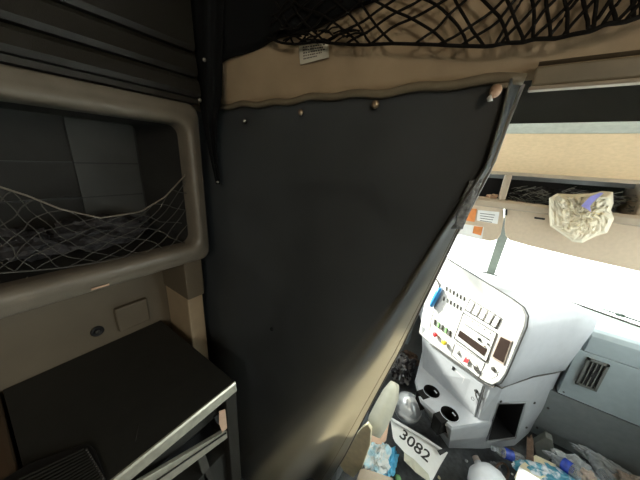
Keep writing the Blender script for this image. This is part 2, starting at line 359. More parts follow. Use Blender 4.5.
# ================================================================== CENTRE CONSOLE
cn = empty('center_console', (.15, 1.7, 0), 'silver grey centre console with pale instrument face, radio and two cup holders', 'console')
H = nrm((-.82, .57, 0)); FO = Vector((.291, 1.5, 1.115)); VD = nrm((-.57*.08, -.82*.08, -1)); FN = VD.cross(H); 
if FN.y > 0: FN = -FN
def FP(x, y, lift=0):
    return PP(x, y, FO, FN)+FN*lift
def fslab(name, px, th, m_, parent=None, lift=0, bw=0):
    return slab(name, [FP(x, y, lift) for x, y in px], FN*th, m_, parent or cn, bw)
# upper body: rings of plan outline between z .70 and 1.14
def ring(z, e=0, top=0):
    r = FP(503, 384); o_ = Vector((.291, 1.5, 0)); lean = (1.115-z)*.08
    a = Vector((.278, 1.508, 0))+Vector((-.57, -.82, 0))*lean; 
    pr = [a+H*(.60-e), a+H*.40, a+H*.2, a+H*(.03+e)-FN*e*.5, a+Vector((.022, .012, 0))-FN*.005+Vector((-e*.7, e*.4, 0)), a+Vector((.05, .05, 0))+Vector((-e, e, 0))]
    pr += [Vector((.44-e*1.2, 1.715, 0)), Vector((.555-e*1.6, 1.84, 0)), Vector((.602-e*2+max(0, min(.045, (z-.72)*.13)), 1.892, 0)), Vector((.60-e*2, 1.97-e, 0)), Vector((.35, 2.02, 0)), Vector((-.05, 2.02, 0)), Vector((-.315, 2.02, 0))]
    return [Vector((p.x, p.y, z)) for p in pr]
def loft(name, rings, m_, parent, smooth=True, cap=True):
    bm = bmesh.new(); RR = [[bm.verts.new(p) for p in r] for r in rings]; n = len(RR[0])
    for A, B in zip(RR, RR[1:]):
        for k in range(n): bm.faces.new((A[k], A[(k+1) % n], B[(k+1) % n], B[k]))
    if cap: bm.faces.new(RR[0][::-1]); bm.faces.new(RR[-1])
    return bmn(name, bm, m_, parent, smooth=smooth)
up = loft('upper_housing', [ring(.69, .012), ring(.705, 0), ring(.85), ring(1.0), ring(1.075, .004), ring(1.115, .016, .3), ring(1.138, .05, .6), ring(1.146, .10, .8)], M['cons'], cn)
tube('housing_seam_shadow', [p+nrm((.5, -.6, 0))*.003 for p in ring(.692, .006)[3:9]], .004, M['seam'], cn, 6)  # dark tube for the seam and the painted shadow below the overhang
# instrument face
OUT = [(444, 255), (450, 260.5), (515, 301), (524, 308), (527.5, 316), (526, 326), (506, 373), (501, 381), (494, 384.5), (487, 382), (432, 343), (420, 333), (426, 300)]
fc = fslab('instrument_panel', OUT, .012, M['face'], lift=0, bw=.004)
tube('panel_edge', [FP(x, y, .004) for x, y in [(446, 257), (515, 300), (525, 307.5), (529, 316), (527.5, 327), (507.5, 374), (502, 383), (494, 387), (486, 384), (430, 344)]], .0035, M['seam'], fc)
LF = .0125
def line(px, name='seam_line', w=.0026, m_='ink', par=None, lift=LF): return tube(name, [FP(x, y, lift) for x, y in px], w, M[m_], par or fc, 5)
# top bank of rocker buttons
bt = [(471.5, 299), (503.5, 318.5), (498, 328.5), (466.5, 309.5)]
line(bt+[bt[0]], 'button_bank_frame')
def lerp2(a, b, t): return (a[0]+(b[0]-a[0])*t, a[1]+(b[1]-a[1])*t)
for k in range(5):
    t0, t1 = (k+.08)/5, (k+.92)/5
    q = [lerp2(bt[0], bt[1], t0), lerp2(bt[0], bt[1], t1), lerp2(bt[3], bt[2], t1), lerp2(bt[3], bt[2], t0)]
    c = (sum(a for a, b in q)/4, sum(b for a, b in q)/4); q = [lerp2(c, a, .86) for a in q]
    fslab('rocker_button', q, .008, M['face'], fc, .012, .0015)
line([lerp2(bt[0], bt[1], .8), lerp2(bt[3], bt[2], .8)], w=.0022)
# radio
rd = fslab('radio', [(465.5, 313), (498, 333.5), (488, 361), (456.5, 338)], .004, M['face'], fc, .012, .001)
line([(465, 312.5), (498.5, 333), (488, 361.5), (456, 338), (465, 312.5)], 'radio_frame', .0026, par=rd, lift=.0165)
line([(467, 324), (492, 340)], 'radio_slot', .003, par=rd, lift=.017); line([(465.5, 327.5), (480, 336.8)], 'radio_slot', .0012, par=rd, lift=.017)
fslab('radio_display', [(461.8, 329.8), (489, 349), (486, 355.8), (459.5, 335.5)], .002, M['screen'], rd, .016)
for (x, y, s) in [(481.5, 338.8, .0085), (490, 343.6, .005), (486.5, 345.5, .004)]: lathe('radio_knob', [(s, 0), (s, .008), (s*.7, .01)], FP(x, y, .016), FN, M['black'] if s > .004 else M['skinb'], rd, 12)
for k in range(5): a = lerp2((468.5, 317.5), (492, 332.5), k/4); lathe('radio_button', [(.004, 0), (.004, .003)], FP(*a, .016), FN, M['skinb'], rd, 8)
# tall display on the right
dp = [(503, 336.5), (512.5, 341), (505, 362), (494.8, 355.8)]
fslab('display_frame', [(501.6, 334.6), (514.2, 340.4), (505.6, 364.4), (493, 356.8)], .005, M['skinb'], fc, .012, .001)
fslab('side_display', dp, .002, M['screen'], fc, .0172)
# climate panel
line([(457.5, 343), (487.5, 362.5)], w=.002); line([(456, 344), (452.5, 354.5), (480, 377.5), (486.5, 363)], 'climate_frame')
for (x, y, r_, mm) in [(459.5, 351.5, .013, 'face'), (469, 360, .016, 'face'), (477, 367, .017, 'face')]:
    kb = lathe('climate_knob', [(r_, 0), (r_, .006), (r_*.8, .014), (r_*.6, .015)], FP(x, y, .012), FN, M[mm], fc, 16)
    lathe('knob_ring', [(r_*1.15, 0), (r_*1.15, .002)], FP(x, y, .0118), FN, M['seam'], kb, 16)
fslab('red_mark', [(468.5, 356.5), (472, 359.5), (470.5, 362.5), (466, 361)], .004, M['red'], fc, .024)
fslab('dark_mark', [(476, 364), (480.5, 367), (479, 370.5), (477, 368)], .004, M['seam'], fc, .024)
lathe('lighter_socket', [(.012, 0), (.012, .006), (.009, .008)], FP(495, 368.5, .012), FN, M['seam'], fc, 14)
line([(500, 371), (498, 376), (493, 378)], w=.001)
for (x, y, mm) in [(438, 334, 'red'), (447.3, 342, 'yellow')]:
    kb = lathe('brake_knob', [(.006, 0), (.006, .012), (.016, .014), (.017, .022), (.012, .026)], FP(x, y, .012), FN, M[mm], fc, 12); kb['label'] = mm+' brake knob'
# rows of little toggles
for r0, r1, n in (((448, 288.5), (465.5, 298.5), 6), ((445.5, 298.5), (462, 308), 6)):
    for k in range(n):
        c = lerp2(r0, r1, k/(n-1)); fslab('toggle_switch', [(c[0]-.1, c[1]-2.2), (c[0]+.8, c[1]-1.6), (c[0]+.1, c[1]+2.2), (c[0]-.8, c[1]+1.6)], .005, M['post' if k % 2 else 'seam'], fc, .012)
for k in range(5):
    c = lerp2((436.5, 322), (451.5, 333), k/4); fslab('lever_switch', [(c[0]-.2, c[1]-3), (c[0]+1.1, c[1]-2.2), (c[0]+.2, c[1]+3), (c[0]-1.1, c[1]+2.2)], .008, M['green' if k in (1, 3) else 'netg'], fc, .012)
line([(442, 283), (432, 322), (431, 330)], w=.0014); line([(466, 309), (458, 342)], w=.0012)
line([(443, 264), (441, 270)], w=.001)
# blue thing clipped on the panel
bl = empty('marker_pen', FP(438, 296, .02), 'bright blue marker clipped to the left of the console face', 'marker')
tube('pen_barrel', [FP(443.3, 288, .03), FP(441, 293, .032), FP(437.5, 300, .032), FP(434.5, 305.5, .03)], [.013, .017, .018, .014], M['blue'], bl)
tube('pen_hook', [FP(438, 279, .016), FP(440.5, 283, .02), FP(443, 287.5, .03)], .004, M['seam'], bl)

# lower body
def LR(pts, z): return [Vector((x, y, z)) for x, y in pts]
low = loft('lower_housing', [
    LR([(-.13, 2.0), (-.10, 1.70), (.02, 1.585), (.135, 1.495), (.32, 1.63), (.50, 1.79), (.59, 1.96), (.5, 2.05)], .07),
    LR([(-.15, 2.0), (-.13, 1.64), (.0, 1.50), (.12, 1.42), (.31, 1.59), (.49, 1.775), (.59, 1.94), (.5, 2.05)], .22),
    LR([(-.20, 2.0), (-.165, 1.60), (-.09, 1.455), (.11, 1.385), (.30, 1.575), (.48, 1.765), (.595, 1.93), (.5, 2.05)], .345),
    LR([(-.20, 2.0), (-.16, 1.605), (-.088, 1.465), (.108, 1.392), (.295, 1.572), (.48, 1.765), (.595, 1.93), (.5, 2.05)], .362),
    LR([(-.20, 2.0), (-.15, 1.755), (-.11, 1.735), (.236, 1.545), (.29, 1.57), (.48, 1.765), (.595, 1.93), (.5, 2.05)], .366),
    LR([(-.27, 2.0), (-.22, 1.79), (-.16, 1.765), (.24, 1.505), (.295, 1.55), (.48, 1.76), (.60, 1.925), (.5, 2.05)], .69)],
    M['cons'], cn, smooth=False)
cuts = []
b_ = bmesh.new(); q = [(498.5, 404), (524, 403), (514.5, 436.5), (487.5, 440)]
SO = Vector((.30, 1.57, .5)); SN = nrm(Vector((.195, -.19, 0)).normalized()); SN = nrm((.72, -.69, 0))
SP = lambda x, y, l=0: PP(x, y, SO, SN)+SN*l
a_slab(b_, [SP(x, y, .05) for x, y in q], -SN*.20); cuts.append(b_)
cup_c = [P(431.5, 391.5, Z=.362), P(449.5, 414, Z=.362)]
for c in cup_c:
    b_ = bmesh.new(); bmesh.ops.create_cone(b_, cap_ends=True, segments=28, radius1=.052, radius2=.056, depth=.16, matrix=Matrix.Translation((c.x, c.y, .30))); cuts.append(b_)
carve(low, cuts)
# liners
def liner(name, rings, m_, par):
    bm = bmesh.new(); RR = [[bm.verts.new(p) for p in r] for r in rings]; n = len(RR[0])
    for A, B in zip(RR, RR[1:]):
        for k in range(n): bm.faces.new((A[k], A[(k+1) % n], B[(k+1) % n], B[k]))
    bm.faces.new(RR[-1]); return bmn(name, bm, m_, par)
hp = [SP(x, y, .003) for x, y in q]; cq = sum(hp, Vector())/4
liner('cubby_dark_box', [[cq+(p-cq)*.995 for p in hp], [cq+(p-cq)*.93-SN*.145 for p in hp]], M['black'], cn)  # black box added so the recess reads dark
hr = [SP(x, y, .004) for x, y in q]
tube('cubby_rim', [cq+(p-cq)*1.06 for p in hr], .0045, M['cons'], cn, 6, True)
dirF = nrm((-.57, -.82, 0))
for c in cup_c:
    h_ = lathe('cup_holder', [(.0545, .003), (.053, 0), (.050, -.06), (.048, -.105), (.001, -.106)], c, (0, 0, 1), M['net'], cn, 28, cap=False)
    circ = [c+Vector((math.cos(a)*.055, math.sin(a)*.055, .003)) for a in [2*PI*k/28 for k in range(28)]]
    tube('cup_rim', circ, .003, M['cons'], h_, 6, True)
    bm = bmesh.new(); p = c+dirF*.040; hh = nrm((-.82, .57, 0))
    a_slab(bm, [p+hh*a_+Vector((0, 0, z)) for a_, z in ((-.028, -.11), (-.034, .0045), (.034, .0045), (.028, -.11))], dirF*.062); bev(bm, .003)
    bmn('cup_notch', bm, M['net'], h_)
    bm = bmesh.new(); p = c-dirF*.034-hh*.005; a_slab(bm, [p+hh*.012*a_+dirF*.004*b2+Vector((0, 0, -.012)) for a_, b2 in ((-1, -1), (1, -1), (1, 1), (-1, 1))], (0, 0, .005)); bmn('cup_clip', bm, M['cons'], h_)
# storage panel and details above the ledge
n3 = FN
def QP(x, y, l=0):
    # plane through the slightly raked panel between face and ledge
    a, b, c_ = Vector((-.16, 1.765, .69)), Vector((.24, 1.505, .69)), Vector((.236, 1.545, .366)); nn = (b-a).cross(c_-a).normalized(); 
    if nn.y > 0: nn = -nn
    return PP(x, y, a, nn)+nn*l
def qslab(name, px, th, m_, lift=0, bw=0, par=None):
    a = [QP(x, y, lift) for x, y in px]; n_ = (QP(450, 380, 1)-QP(450, 380, 0)); return slab(name, a, n_*th, m_, par or cn, bw)
sp_ = qslab('storage_door', [(436, 351), (443, 353), (484, 385), (480, 396), (474.5, 419), (430, 371)], .008, M['cons'], 0, .002)
tube('door_seam', [QP(x, y, .006) for x, y in [(432, 372), (475, 420.5), (481, 402), (485.5, 386)]], .0018, M['seam'], sp_)
qslab('label_plate', [(452.5, 366), (466, 377.5), (463, 384), (450, 372.5)], .003, M['face'], .008, .001, sp_)
qslab('key_slot', [(454, 365.5), (456.5, 367.5), (455.5, 370.5), (453, 368.8)], .003, M['black'], .010, 0, sp_)
lathe('lock_cylinder', [(.006, 0), (.006, .006)], QP(445, 360, .004), n3, M['seam'], cn, 10)
ig = lathe('ignition_lock', [(.011, 0), (.011, .01), (.008, .012)], QP(477.5, 390.5, .006), n3, M['black'], cn, 14)
ky = empty('key_ring', QP(476, 396, .02), 'small keys on a ring hanging from the console lock', 'keys')
tube('key', [QP(477.5, 390.5, .02), QP(479, 394, .026), QP(481, 400, .022)], [.003, .0045, .002], M['seam'], ky)
rr = QP(475, 397.5, .02); tube('ring', [rr+H*math.cos(a)*.010+VD*math.sin(a)*.010 for a in [k*PI/6 for k in range(12)]], .0018, M['seam'], ky, 5, True)
for (x, y) in [(500.5, 401), (534, 402.5), (526, 427)]: lathe('bolt', [(.008, 0), (.008, .003), (.005, .005)], SP(x, y, .002), SN, M['seam'], cn, 10)

# ================================================================== CURTAIN
cu = empty('privacy_curtain', (-.5, .56, .3), 'large black privacy curtain hanging from brass snaps across the cab opening', 'curtain')
tab = [  # pixel y, pixel x of free edge, pixel x where fold begins
    (80, 524, 505), (120, 508, 498), (165, 492, 486), (200, 474, 460), (232, 457, 437), (290, 429, 398), (350, 400, 350), (400, 373, 308), (455, 345, 250), (480, 316, 226, 503), (494, 288, 212, 552), (507, 252, 200, 615)]
rows = []
for (y, xe, xb, *ye), q_ in zip(tab, (1, 1, 1, 1, 1, .95, .9, .75, .6, .5, .45, .4)):
    ye = ye[0] if ye else y
    pb = P(xb, y, Y=.565); w_ = abs(P(xe, ye, Y=.565).x-pb.x); rows.append((pb, P(xe, ye, Y=.565+w_*q_)))
def curt(u, v, off=0):
    z = 1.99-v*1.90
    for i in range(len(rows)-1):
        if rows[i+1][0].z <= z or i == len(rows)-2: break
    a, c = rows[i][0], rows[i+1][0]; t = (a.z-z)/(a.z-c.z); t = max(-.3, t)
    A = a.lerp(c, t); B = rows[i][1].lerp(rows[i+1][1], t)
    amp = min(1, v*4)
    if u < .72:
        s = u/.72; x = -1.08+(A.x+1.08)*s; y = .565
        y += amp*(.010*math.sin(x*9+v*2.2)+.012*fb((x*1.4, z*.8, .3), 2.0)) - .006*math.exp(-((x+.25-.35*v)/.05)**2)*amp
        if s > .7: y += (.565-y)*((s-.7)/.3)**2
        return Vector((x, y-off, z))
    s = (u-.72)/.28
    p = A.lerp(B, s)
    if v < .45: A = A.copy(); ridge = .022*math.exp(-((s-.35)/.13)**2)*min(1, (.45-v)*5)
    else: ridge = 0
    bulge = ridge+(B.y-A.y)*(s-s**1.7)
    fold = 0
    if v > .55: fold = -.07*min(1, (v-.55)*2.5)*math.exp(-((s-.78)/.10)**2)+.08*min(1, (v-.55)*2.5)*math.exp(-((s-.5)/.14)**2)
    return Vector((p.x, p.y-bulge-fold-off, p.z if v > .02 else z))
sheet('cloth', lambda u, v: curt(u, v), 150, 110, .003, M['curtain'], cu)
def lin(u, v):
    p = curt(u*(.77+.17*max(0, 1-v*2.2)), v*.995); k = max(0, (u-.6)/.4); return p+Vector((0, .0045+.05*k*k*min(1, v*3), 0))
sheet('light_blocker', lin, 100, 60, .003, M['light_blocker'], cu)  # unseen sheet added to keep cab light off the flat part of the cloth
tube('edge_binding', [curt(1, k/60) for k in range(61)], [.004]*61, M['tape'], cu, 8)
tube('hem_seam', [curt(.975, k/60)+Vector((0, -.0025, 0)) for k in range(61)], .0010, M['backing'], cu, 5)
# fastener strip
def vel(u, v):
    a = (484-2*0, 179) if 0 else None
    top = lerp2((469, 181), (483.5, 178), u); bot = lerp2((452.5, 229), (462.5, 229), u); q_ = lerp2(top, bot, v)
    q_ = (q_[0]+(1.2*math.sin(v*17)+.9*math.sin(v*31) if u < .01 else 0), q_[1])
    return P(q_[0], q_[1], Y=.553-.002*math.sin(u*PI)+.0025*fb((u*3, v*9, 1), 2))
sheet('hook_strip', vel, 8, 30, .003, M['velcro'], cu)['label'] = 'fuzzy grey hook and loop strip'
def snap(px, py, r_, m_, parent, Y=.548, X=None, ax=(0, -1, 0)):
    p = P(px, py, Y=Y) if X is None else P(px, py, X=X)
    s = lathe('snap', [(r_, 0), (r_, .002), (r_*.85, .005), (r_*.45, .007)], p, ax, m_, parent, 14); return s
for px, py, r_ in ((301, 112.5, .0075), (375.5, 104.5, .0085)): snap(px, py, r_, M['brass'], cu)
snap(245, 121, .006, M['steel'], cu); snap(272, 329, .007, M['black'], cu, .545)
hk = empty('curtain_hook', P(494, 92, Y=.54), 'broken brass and white plastic hook at the top right corner of the curtain', 'hook')
tube('hook_body', [P(498, 88, Y=.543), P(496, 90, Y=.53), P(493, 95, Y=.528), P(490.5, 97, Y=.53)], [.006, .009, .007, .004], M['peach'], hk)
tube('hook_tip', [P(492, 97.5, Y=.528), P(487, 100, Y=.528)], [.006, .003], M['white'], hk)
box('hook_plate', P(501, 86, Y=.55)-Vector((.012, .004, .004)), P(501, 86, Y=.55)+Vector((.010, .004, .004)), M['rail'], hk, .002)

# short dark side curtain by the cabinets
sc_ = empty('side_curtain', P(215, 60, Y=.5), 'narrow black curtain drop with three small snaps between cabinets and header', 'curtain')
SPX = [(186, -60), (226, -60), (222, 60), (221.5, 108), (214, 122), (219.5, 183), (216.5, 184), (206, 140), (200, 112), (196, 80), (190, 20)]
L_ = [(186, -60), (192, 20), (196, 62), (199, 95), (204, 128), (211, 160), (216.5, 184)]; R_ = [(226, -60), (223, 20), (222, 62), (221.5, 95), (216, 122), (216.5, 150), (219.5, 184)]
def sidef(u, v):
    k = min(5, int(v*6)); t = v*6-k; a = lerp2(L_[k], L_[k+1], t); b = lerp2(R_[k], R_[k+1], t); q_ = lerp2(a, b, u)
    return P(*q_, Y=.505+.012*math.sin(u*9+v*3)*(1-v*.7))
sheet('cloth', sidef, 20, 40, .003, M['flap'], sc_)
for (x, y, r_) in ((205, 60, .005), (200.5, 100.5, .0055), (218.3, 182, .004)): snap(x, y, r_, M['steel'], sc_, .488)
# black fabric above header, hanging in front
def flapf(u, v):
    bot = [(222, 62.5), (240, 55), (269, 43), (300, 33), (330, 22), (375, 0), (420, -25), (470, -50)]
    s = u*7; k = min(6, int(s)); b = lerp2(bot[k], bot[k+1], s-k); p = P(*b, Y=.535)
    return Vector((p.x, .532-.006*math.sin(u*23)-.012*(1-v), p.z+(2.355-p.z)*(1-v)))
sheet('fabric_flap', flapf, 60, 14, .012, M['flap'])
tag(bpy.data.objects['fabric_flap'], 'black fabric draped diagonally over the upper left of the tan header', 'fabric')
# luggage net over header
def netmesh(name, top, bot, nU, turns, r_, m_, edge_r, jit=.0, both=True, steps=14, parent=None, wob=.15):
    bm = bmesh.new()
    def pt(u, v):
        u = max(0, min(1, u)); return top(u).lerp(bot(u), v)
    for sgn in (1, -1):
        for k in range(-turns, nU+turns):
            ph = rnd.uniform(0, 6); pts = []
            for j in range(steps+1):
                v = j/steps; u = (k+sgn*turns*(v-.5)+wob*math.sin(v*9+ph))/nU
                if 0 <= u <= 1: pts.append(pt(u, v)+Vector((0, jit*math.sin(v*turns*PI*2+k*PI+(0 if sgn > 0 else PI)), 0)))
            if len(pts) > 2: a_tube(bm, pts, r_, 5)
    a_tube(bm, [bot(i/60) for i in range(61)], edge_r, 6)
    return bmn(name, bm, m_, parent, smooth=True)
nb = [(268, 38), (282, 43), (296, 44.5), (318, 41.5), (340, 44), (365, 45), (392, 43.5), (430, 44.5), (462, 46), (490, 46.5), (505, 43), (522, 42.5), (535, 39), (556, 38.5), (575, 34), (592, 31), (606, 24), (625, 22), (645, 15), (680, 3)]
def nbot(u):
    s = u*(len(nb)-1); k = min(len(nb)-2, int(s)); return P(*lerp2(nb[k], nb[k+1], s-k), Y=.512)
def ntop(u):
    p = nbot(u); return Vector((p.x+.02, .53, 2.31))
tag(netmesh('luggage_net', ntop, nbot, 21, 8, .0023, M['net'], .0028, .002, steps=44, wob=.32), 'black cord luggage net sagging across the tan header above the curtain', 'net')
bm = bmesh.new()
for k in range(26):
    x0 = rnd.uniform(272, 345); y0 = rnd.uniform(30, 42); x1 = x0+rnd.uniform(8, 26); y1 = y0+rnd.uniform(-9, 5)
    a_tube(bm, [P(x0, y0, Y=.512), P((x0+x1)/2, (y0+y1)/2-2, Y=.505), P(x1, min(44, y1), Y=.512)], .0018, 4)
tag(bmn('net_fringe', bm, M['net'], None, smooth=True), 'gathered tangled black net cords above the paper tag', 'net')['kind'] = 'stuff'
tg = empty('care_tag', P(313, 55, Y=.54), 'small cream printed tag stuck to the tan header under the net', 'tag')
tc = [(299, 42), (328, 39.5), (329, 57.5), (300.5, 65)]
TY = .542
slab('tag_paper', [P(x, y, Y=TY) for x, y in tc], (0, -.0015, 0), M['paper'], tg)
for k, (c0, c1) in enumerate(((.12, .9), (.12, .85), (.12, .9), (.12, .8), (.12, .6))):
    v = .25+k*.13; a = lerp2(lerp2(tc[0], tc[1], c0), lerp2(tc[3], tc[2], c0), v); b = lerp2(lerp2(tc[0], tc[1], c1), lerp2(tc[3], tc[2], c1), v)
    bm = bmesh.new(); n_ = 9
    for i in range(n_):
        t0 = i/n_; t1 = t0+rnd.uniform(.05, .09); A = lerp2(a, b, t0); B = lerp2(a, b, t1)
        a_slab(bm, [P(A[0], A[1]-.6, Y=TY-.0017), P(B[0], B[1]-.6, Y=TY-.0017), P(B[0], B[1]+.6, Y=TY-.0017), P(A[0], A[1]+.6, Y=TY-.0017)], (0, -.0003, 0))
    bmn('print_line', bm, M['ink'] if k != 3 else M['brown'], tg)

# ================================================================== LEFT CABINETS
uc = empty('overhead_cabinet', (-.95, 0, 2.0), 'dark grey overhead cabinet with ribbed doors above the open cubby', 'cabinet')
box('carcass', (-1.1, -1.2, 1.985), (-.83, .47, 2.34), M['cab'], uc, .004)
def rib(name, z0, z1, xf, tilt=0):
    bm = bmesh.new(); a_slab(bm, [Vector((-.85, -1.2, z0)), Vector((xf-tilt, -1.2, z0)), Vector((xf+.006, -1.2, z0+.012)), Vector((xf, -1.2, z1-.01)), Vector((xf-.008, -1.2, z1)), Vector((-.85, -1.2, z1))], (0, 1.685, 0)); return bmn(name, bm, M['cab'], uc)
rib('lower_door', 2.003, 2.052, -.792, 0); rib('middle_door', 2.058, 2.118, -.80, 0); rib('upper_door', 2.124, 2.33, -.805, 0)
box('face_trim', (-.85, -1.2, 1.988), (-.805, .485, 2.001), M['cab'], uc)

cb = empty('open_cubby', (-.95, 0, 1.46), 'open wall cubby with rounded grey taupe frame and dark liner', 'cubby')
def rrect(y0, y1, z0, z1, r_, X, n=6):
    pts = []
    for cy, cz, a0 in ((y1-r_, z1-r_, 0), (y0+r_, z1-r_, 90), (y0+r_, z0+r_, 180), (y1-r_, z0+r_, 270)):
        for k in range(n+1): a = math.radians(a0+90*k/n); pts.append(Vector((X, cy+math.cos(a)*r_, cz+math.sin(a)*r_)))
    return pts
YL = -.55
rings = [rrect(YL-.08, .484, 1.478, 1.985, .03, -.85), rrect(YL-.08, .484, 1.480, 1.985, .03, -.815), rrect(YL-.072, .480, 1.486, 1.980, .035, -.806), rrect(YL-.06, .470, 1.500, 1.966, .036, -.806),
         rrect(YL-.055, .464, 1.508, 1.956, .036, -.799), rrect(YL-.05, .452, 1.524, 1.942, .036, -.795), rrect(YL-.04, .444, 1.534, 1.932, .034, -.798), rrect(YL-.03, .438, 1.541, 1.926, .032, -.808), rrect(YL-.03, .436, 1.544, 1.924, .03, -.83), rrect(YL-.03, .434, 1.545, 1.923, .03, -.87)]
loft('cubby_frame', rings, M['frame'], cb, cap=False)
bm = bmesh.new(); i0 = rrect(YL-.03, .433, 1.546, 1.922, .03, -.85); i1 = rrect(YL-.03, .402, 1.556, 1.924, .02, -1.07)
A = [bm.verts.new(p) for p in i0]; B = [bm.verts.new(p) for p in i1]
for k in range(len(A)): bm.faces.new((A[k], A[(k+1) % len(A)], B[(k+1) % len(A)], B[k]))
bm.faces.new(B); bmn('liner', bm, M['cubby'], cb)
for z in (1.795, 1.69): box('back_groove', (-1.07, -.55, z-.002), (-1.0595, .39, z+.002), M['black'], cb)
bp_ = box('back_board', (-1.069, .222, 1.58), (-1.060, .392, 1.92), M['boardm'], cb); bp_['label'] = 'greyer back board at the right end'
box('shell', (-1.1, YL-.08, 1.47), (-1.075, .48, 1.985), M['cab'], cb)
box('under_panel', (-1.1, YL-.08, 1.478), (-.84, .47, 1.50), M['cab'], cb, .003)
# cubby net
ct = [(-60, 165), (0, 187), (28, 196), (60, 209), (100, 218), (140, 212), (165, 197), (188, 172)]; cbm = [(-60, 285), (0, 273), (28, 271), (60, 268), (100, 262), (130, 256), (160, 250), (188, 243)]
def cv(tb, X):
    def g_(u):
        s = u*(len(tb)-1); k = min(len(tb)-2, int(s)); return P(*lerp2(tb[k], tb[k+1], s-k), X=X)
    return g_
nn_ = empty('cubby_net', P(60, 240, X=-.83), 'sagging grey elastic net strung across the open cubby', 'net')
netmesh('net_cords', cv(ct, -.835), cv(cbm, -.84), 9, 4, .0012, M['netg'], .0022, .002, parent=nn_, steps=18)
tube('top_cord', [cv(ct, -.834)(i/40) for i in range(41)], .0022, M['frame'], nn_, 6)
tag(crumple('cloth_bundle', (-.96, .22, 1.60), (.07, .13, .05), M['cloth'], seed=5, amp=.45, sub=4), 'dark crumpled cloth bundle lying in the open cubby behind the net', 'bundle')
tag(crumple('plastic_wrapper', (-.94, .08, 1.60), (.06, .07, .04), M['cloth'], seed=8, amp=.6, sub=3), 'dull crumpled plastic wrapper at the left in the open cubby', 'wrapper')
tag(crumple('foil_scrap', P(20, 287, X=-.86)+Vector((0, 0, .004)), (.008, .02, .006), M['steel'], seed=2, amp=.4, sub=2), 'small shiny scrap on the cubby floor by the lower frame edge', 'scrap')
chip = P(100, 287, X=-.797); o = box('wear_chip', chip-Vector((.003, .018, .003)), chip+Vector((.001, .02, .002)), M['peach'], cb, .001); o['label'] = 'pale worn chip on the lower frame'

# wall details between cubby and cabinet
ap = box('access_panel', (-1.10, .243, 1.155), (-1.080, .352, 1.258), M['tanwall'], None, .005); tag(ap, 'square tan access panel raised from the wall behind the worktop', 'panel')
ka = empty('wall_socket', (-1.1, .184, 1.19), 'round black socket in the tan wall left of the square panel', 'socket')
lathe('socket_ring', [(.020, 0), (.020, .006), (.013, .009), (.012, .004)], (-1.1, .184, 1.19), (1, 0, 0), M['black'], ka)
lathe('socket_core', [(.007, .003), (.007, .010), (.004, .011)], (-1.1, .184, 1.19), (1, 0, 0), M['netg'], ka, 12)
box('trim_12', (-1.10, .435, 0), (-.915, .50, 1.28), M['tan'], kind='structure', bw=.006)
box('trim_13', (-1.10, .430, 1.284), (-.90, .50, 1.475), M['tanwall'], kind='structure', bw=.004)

wc = empty('worktop_cabinet', (-.8, .15, 0), 'low cabinet with black worktop and metal front edge under the cubby', 'cabinet')
box('worktop', (-1.098, -.055, 1.095), (-.576, .395, 1.12), M['dark'], wc, .002)
cs = bmesh.new()
a_box(cs, (-1.09, -.05, .0), (-.60, .385, .80)); bmn('body', cs, M['dark'], wc)
box('side_panel', (-1.09, .375, .80), (-.60, .39, 1.095), M['cab'], wc)
box('back_panel', (-1.095, -.05, .80), (-1.08, .375, 1.095), M['black'], wc)
fe = slab('front_edge', [Vector((-.5755, -.055, 1.1205)), Vector((-.571, -.055, 1.120)), Vector((-.568, -.055, 1.114)), Vector((-.566, -.055, 1.083)), Vector((-.5755, -.055, 1.083))], (0, .449, 0), M['alu'], wc)
fe['label'] = 'satin metal front edge'
box('corner_post', (-.60, .352, .0), (-.568, .394, 1.083), M['cab'], wc, .003)
box('slot_back', (-.70, -.05, .80), (-.69, .36, 1.09), M['black'], wc)
dr = slab('drawer_rail', [P(x, y, X=-.575) for x, y in [(222, 433), (234, 428), (233, 434), (150, 496), (120, 512), (136, 484)]], (-.012, 0, 0), M['alu'], wc, .002); dr['label'] = 'bright metal drawer rail'
tube('rail_groove', [P(x, y, X=-.572) for x, y in [(226, 433), (140, 492)]], .0025, M['dark'], wc, 6)
slab('slide_arm', [P(x, y, X=-.60) for x, y in [(196, 455), (204, 450), (214, 480), (206, 484)]], (-.01, 0, 0), M['netg'], wc, .001)
box('inner_drawer', (-.64, .06, .98), (-.615, .345, 1.055), M['dark'], wc, .003)
hs = slab('orange_sticker', [P(x, y, X=-.5665) for x, y in [(219, 411), (225, 409), (227, 428), (222, 432), (219, 424)]], (.0015, 0, 0), M['peach'], wc)
slab('latch', [P(x, y, X=-.575) for x, y in [(213, 416), (219, 412), (220, 424), (215, 422)]], (.008, 0, 0), M['black'], wc, .001)
tube('scratch', [P(135.5, 441, Z=1.1205), P(137.5, 432, Z=1.1205), P(139, 424, Z=1.1205)], .0006, M['netg'], wc, 4)
# vent grille set on the worktop
gv = bmesh.new(); gp = [P(x, y, Z=1.12) for x, y in [(-10, 490), (30, 466), (84, 446.5), (91, 447.5), (96, 452), (106, 480), (100, 510)]]
gr = slab('vent_grille', gp, (0, 0, .010), M['black'], wc, .003)
bm = bmesh.new()
for k in range(13):
    a = lerp2((84, 449), (101, 478), k/12); b = lerp2((10, 484), (40, 520), k/12)
    a_tube(bm, [P(*a, Z=1.132), P(*b, Z=1.132)], .0022, 5)
bmn('grille_slats', bm, M['dark'], gr)
bm = bmesh.new()
for k in range(13):
    a = lerp2((86.5, 449.5), (103, 478), k/12); p = P(*a, Z=1.132); a_box(bm, p-Vector((.002, .002, .003)), p+Vector((.002, .002, .002)))
bmn('grille_teeth', bm, M['netg'], gr)
tag(box('bunk_cushion', (-1.098, -1.0, .75), (-.58, -.062, 1.128), M['brown'], None, .012), 'brown vinyl cushion edge at the far left beside the worktop', 'cushion')

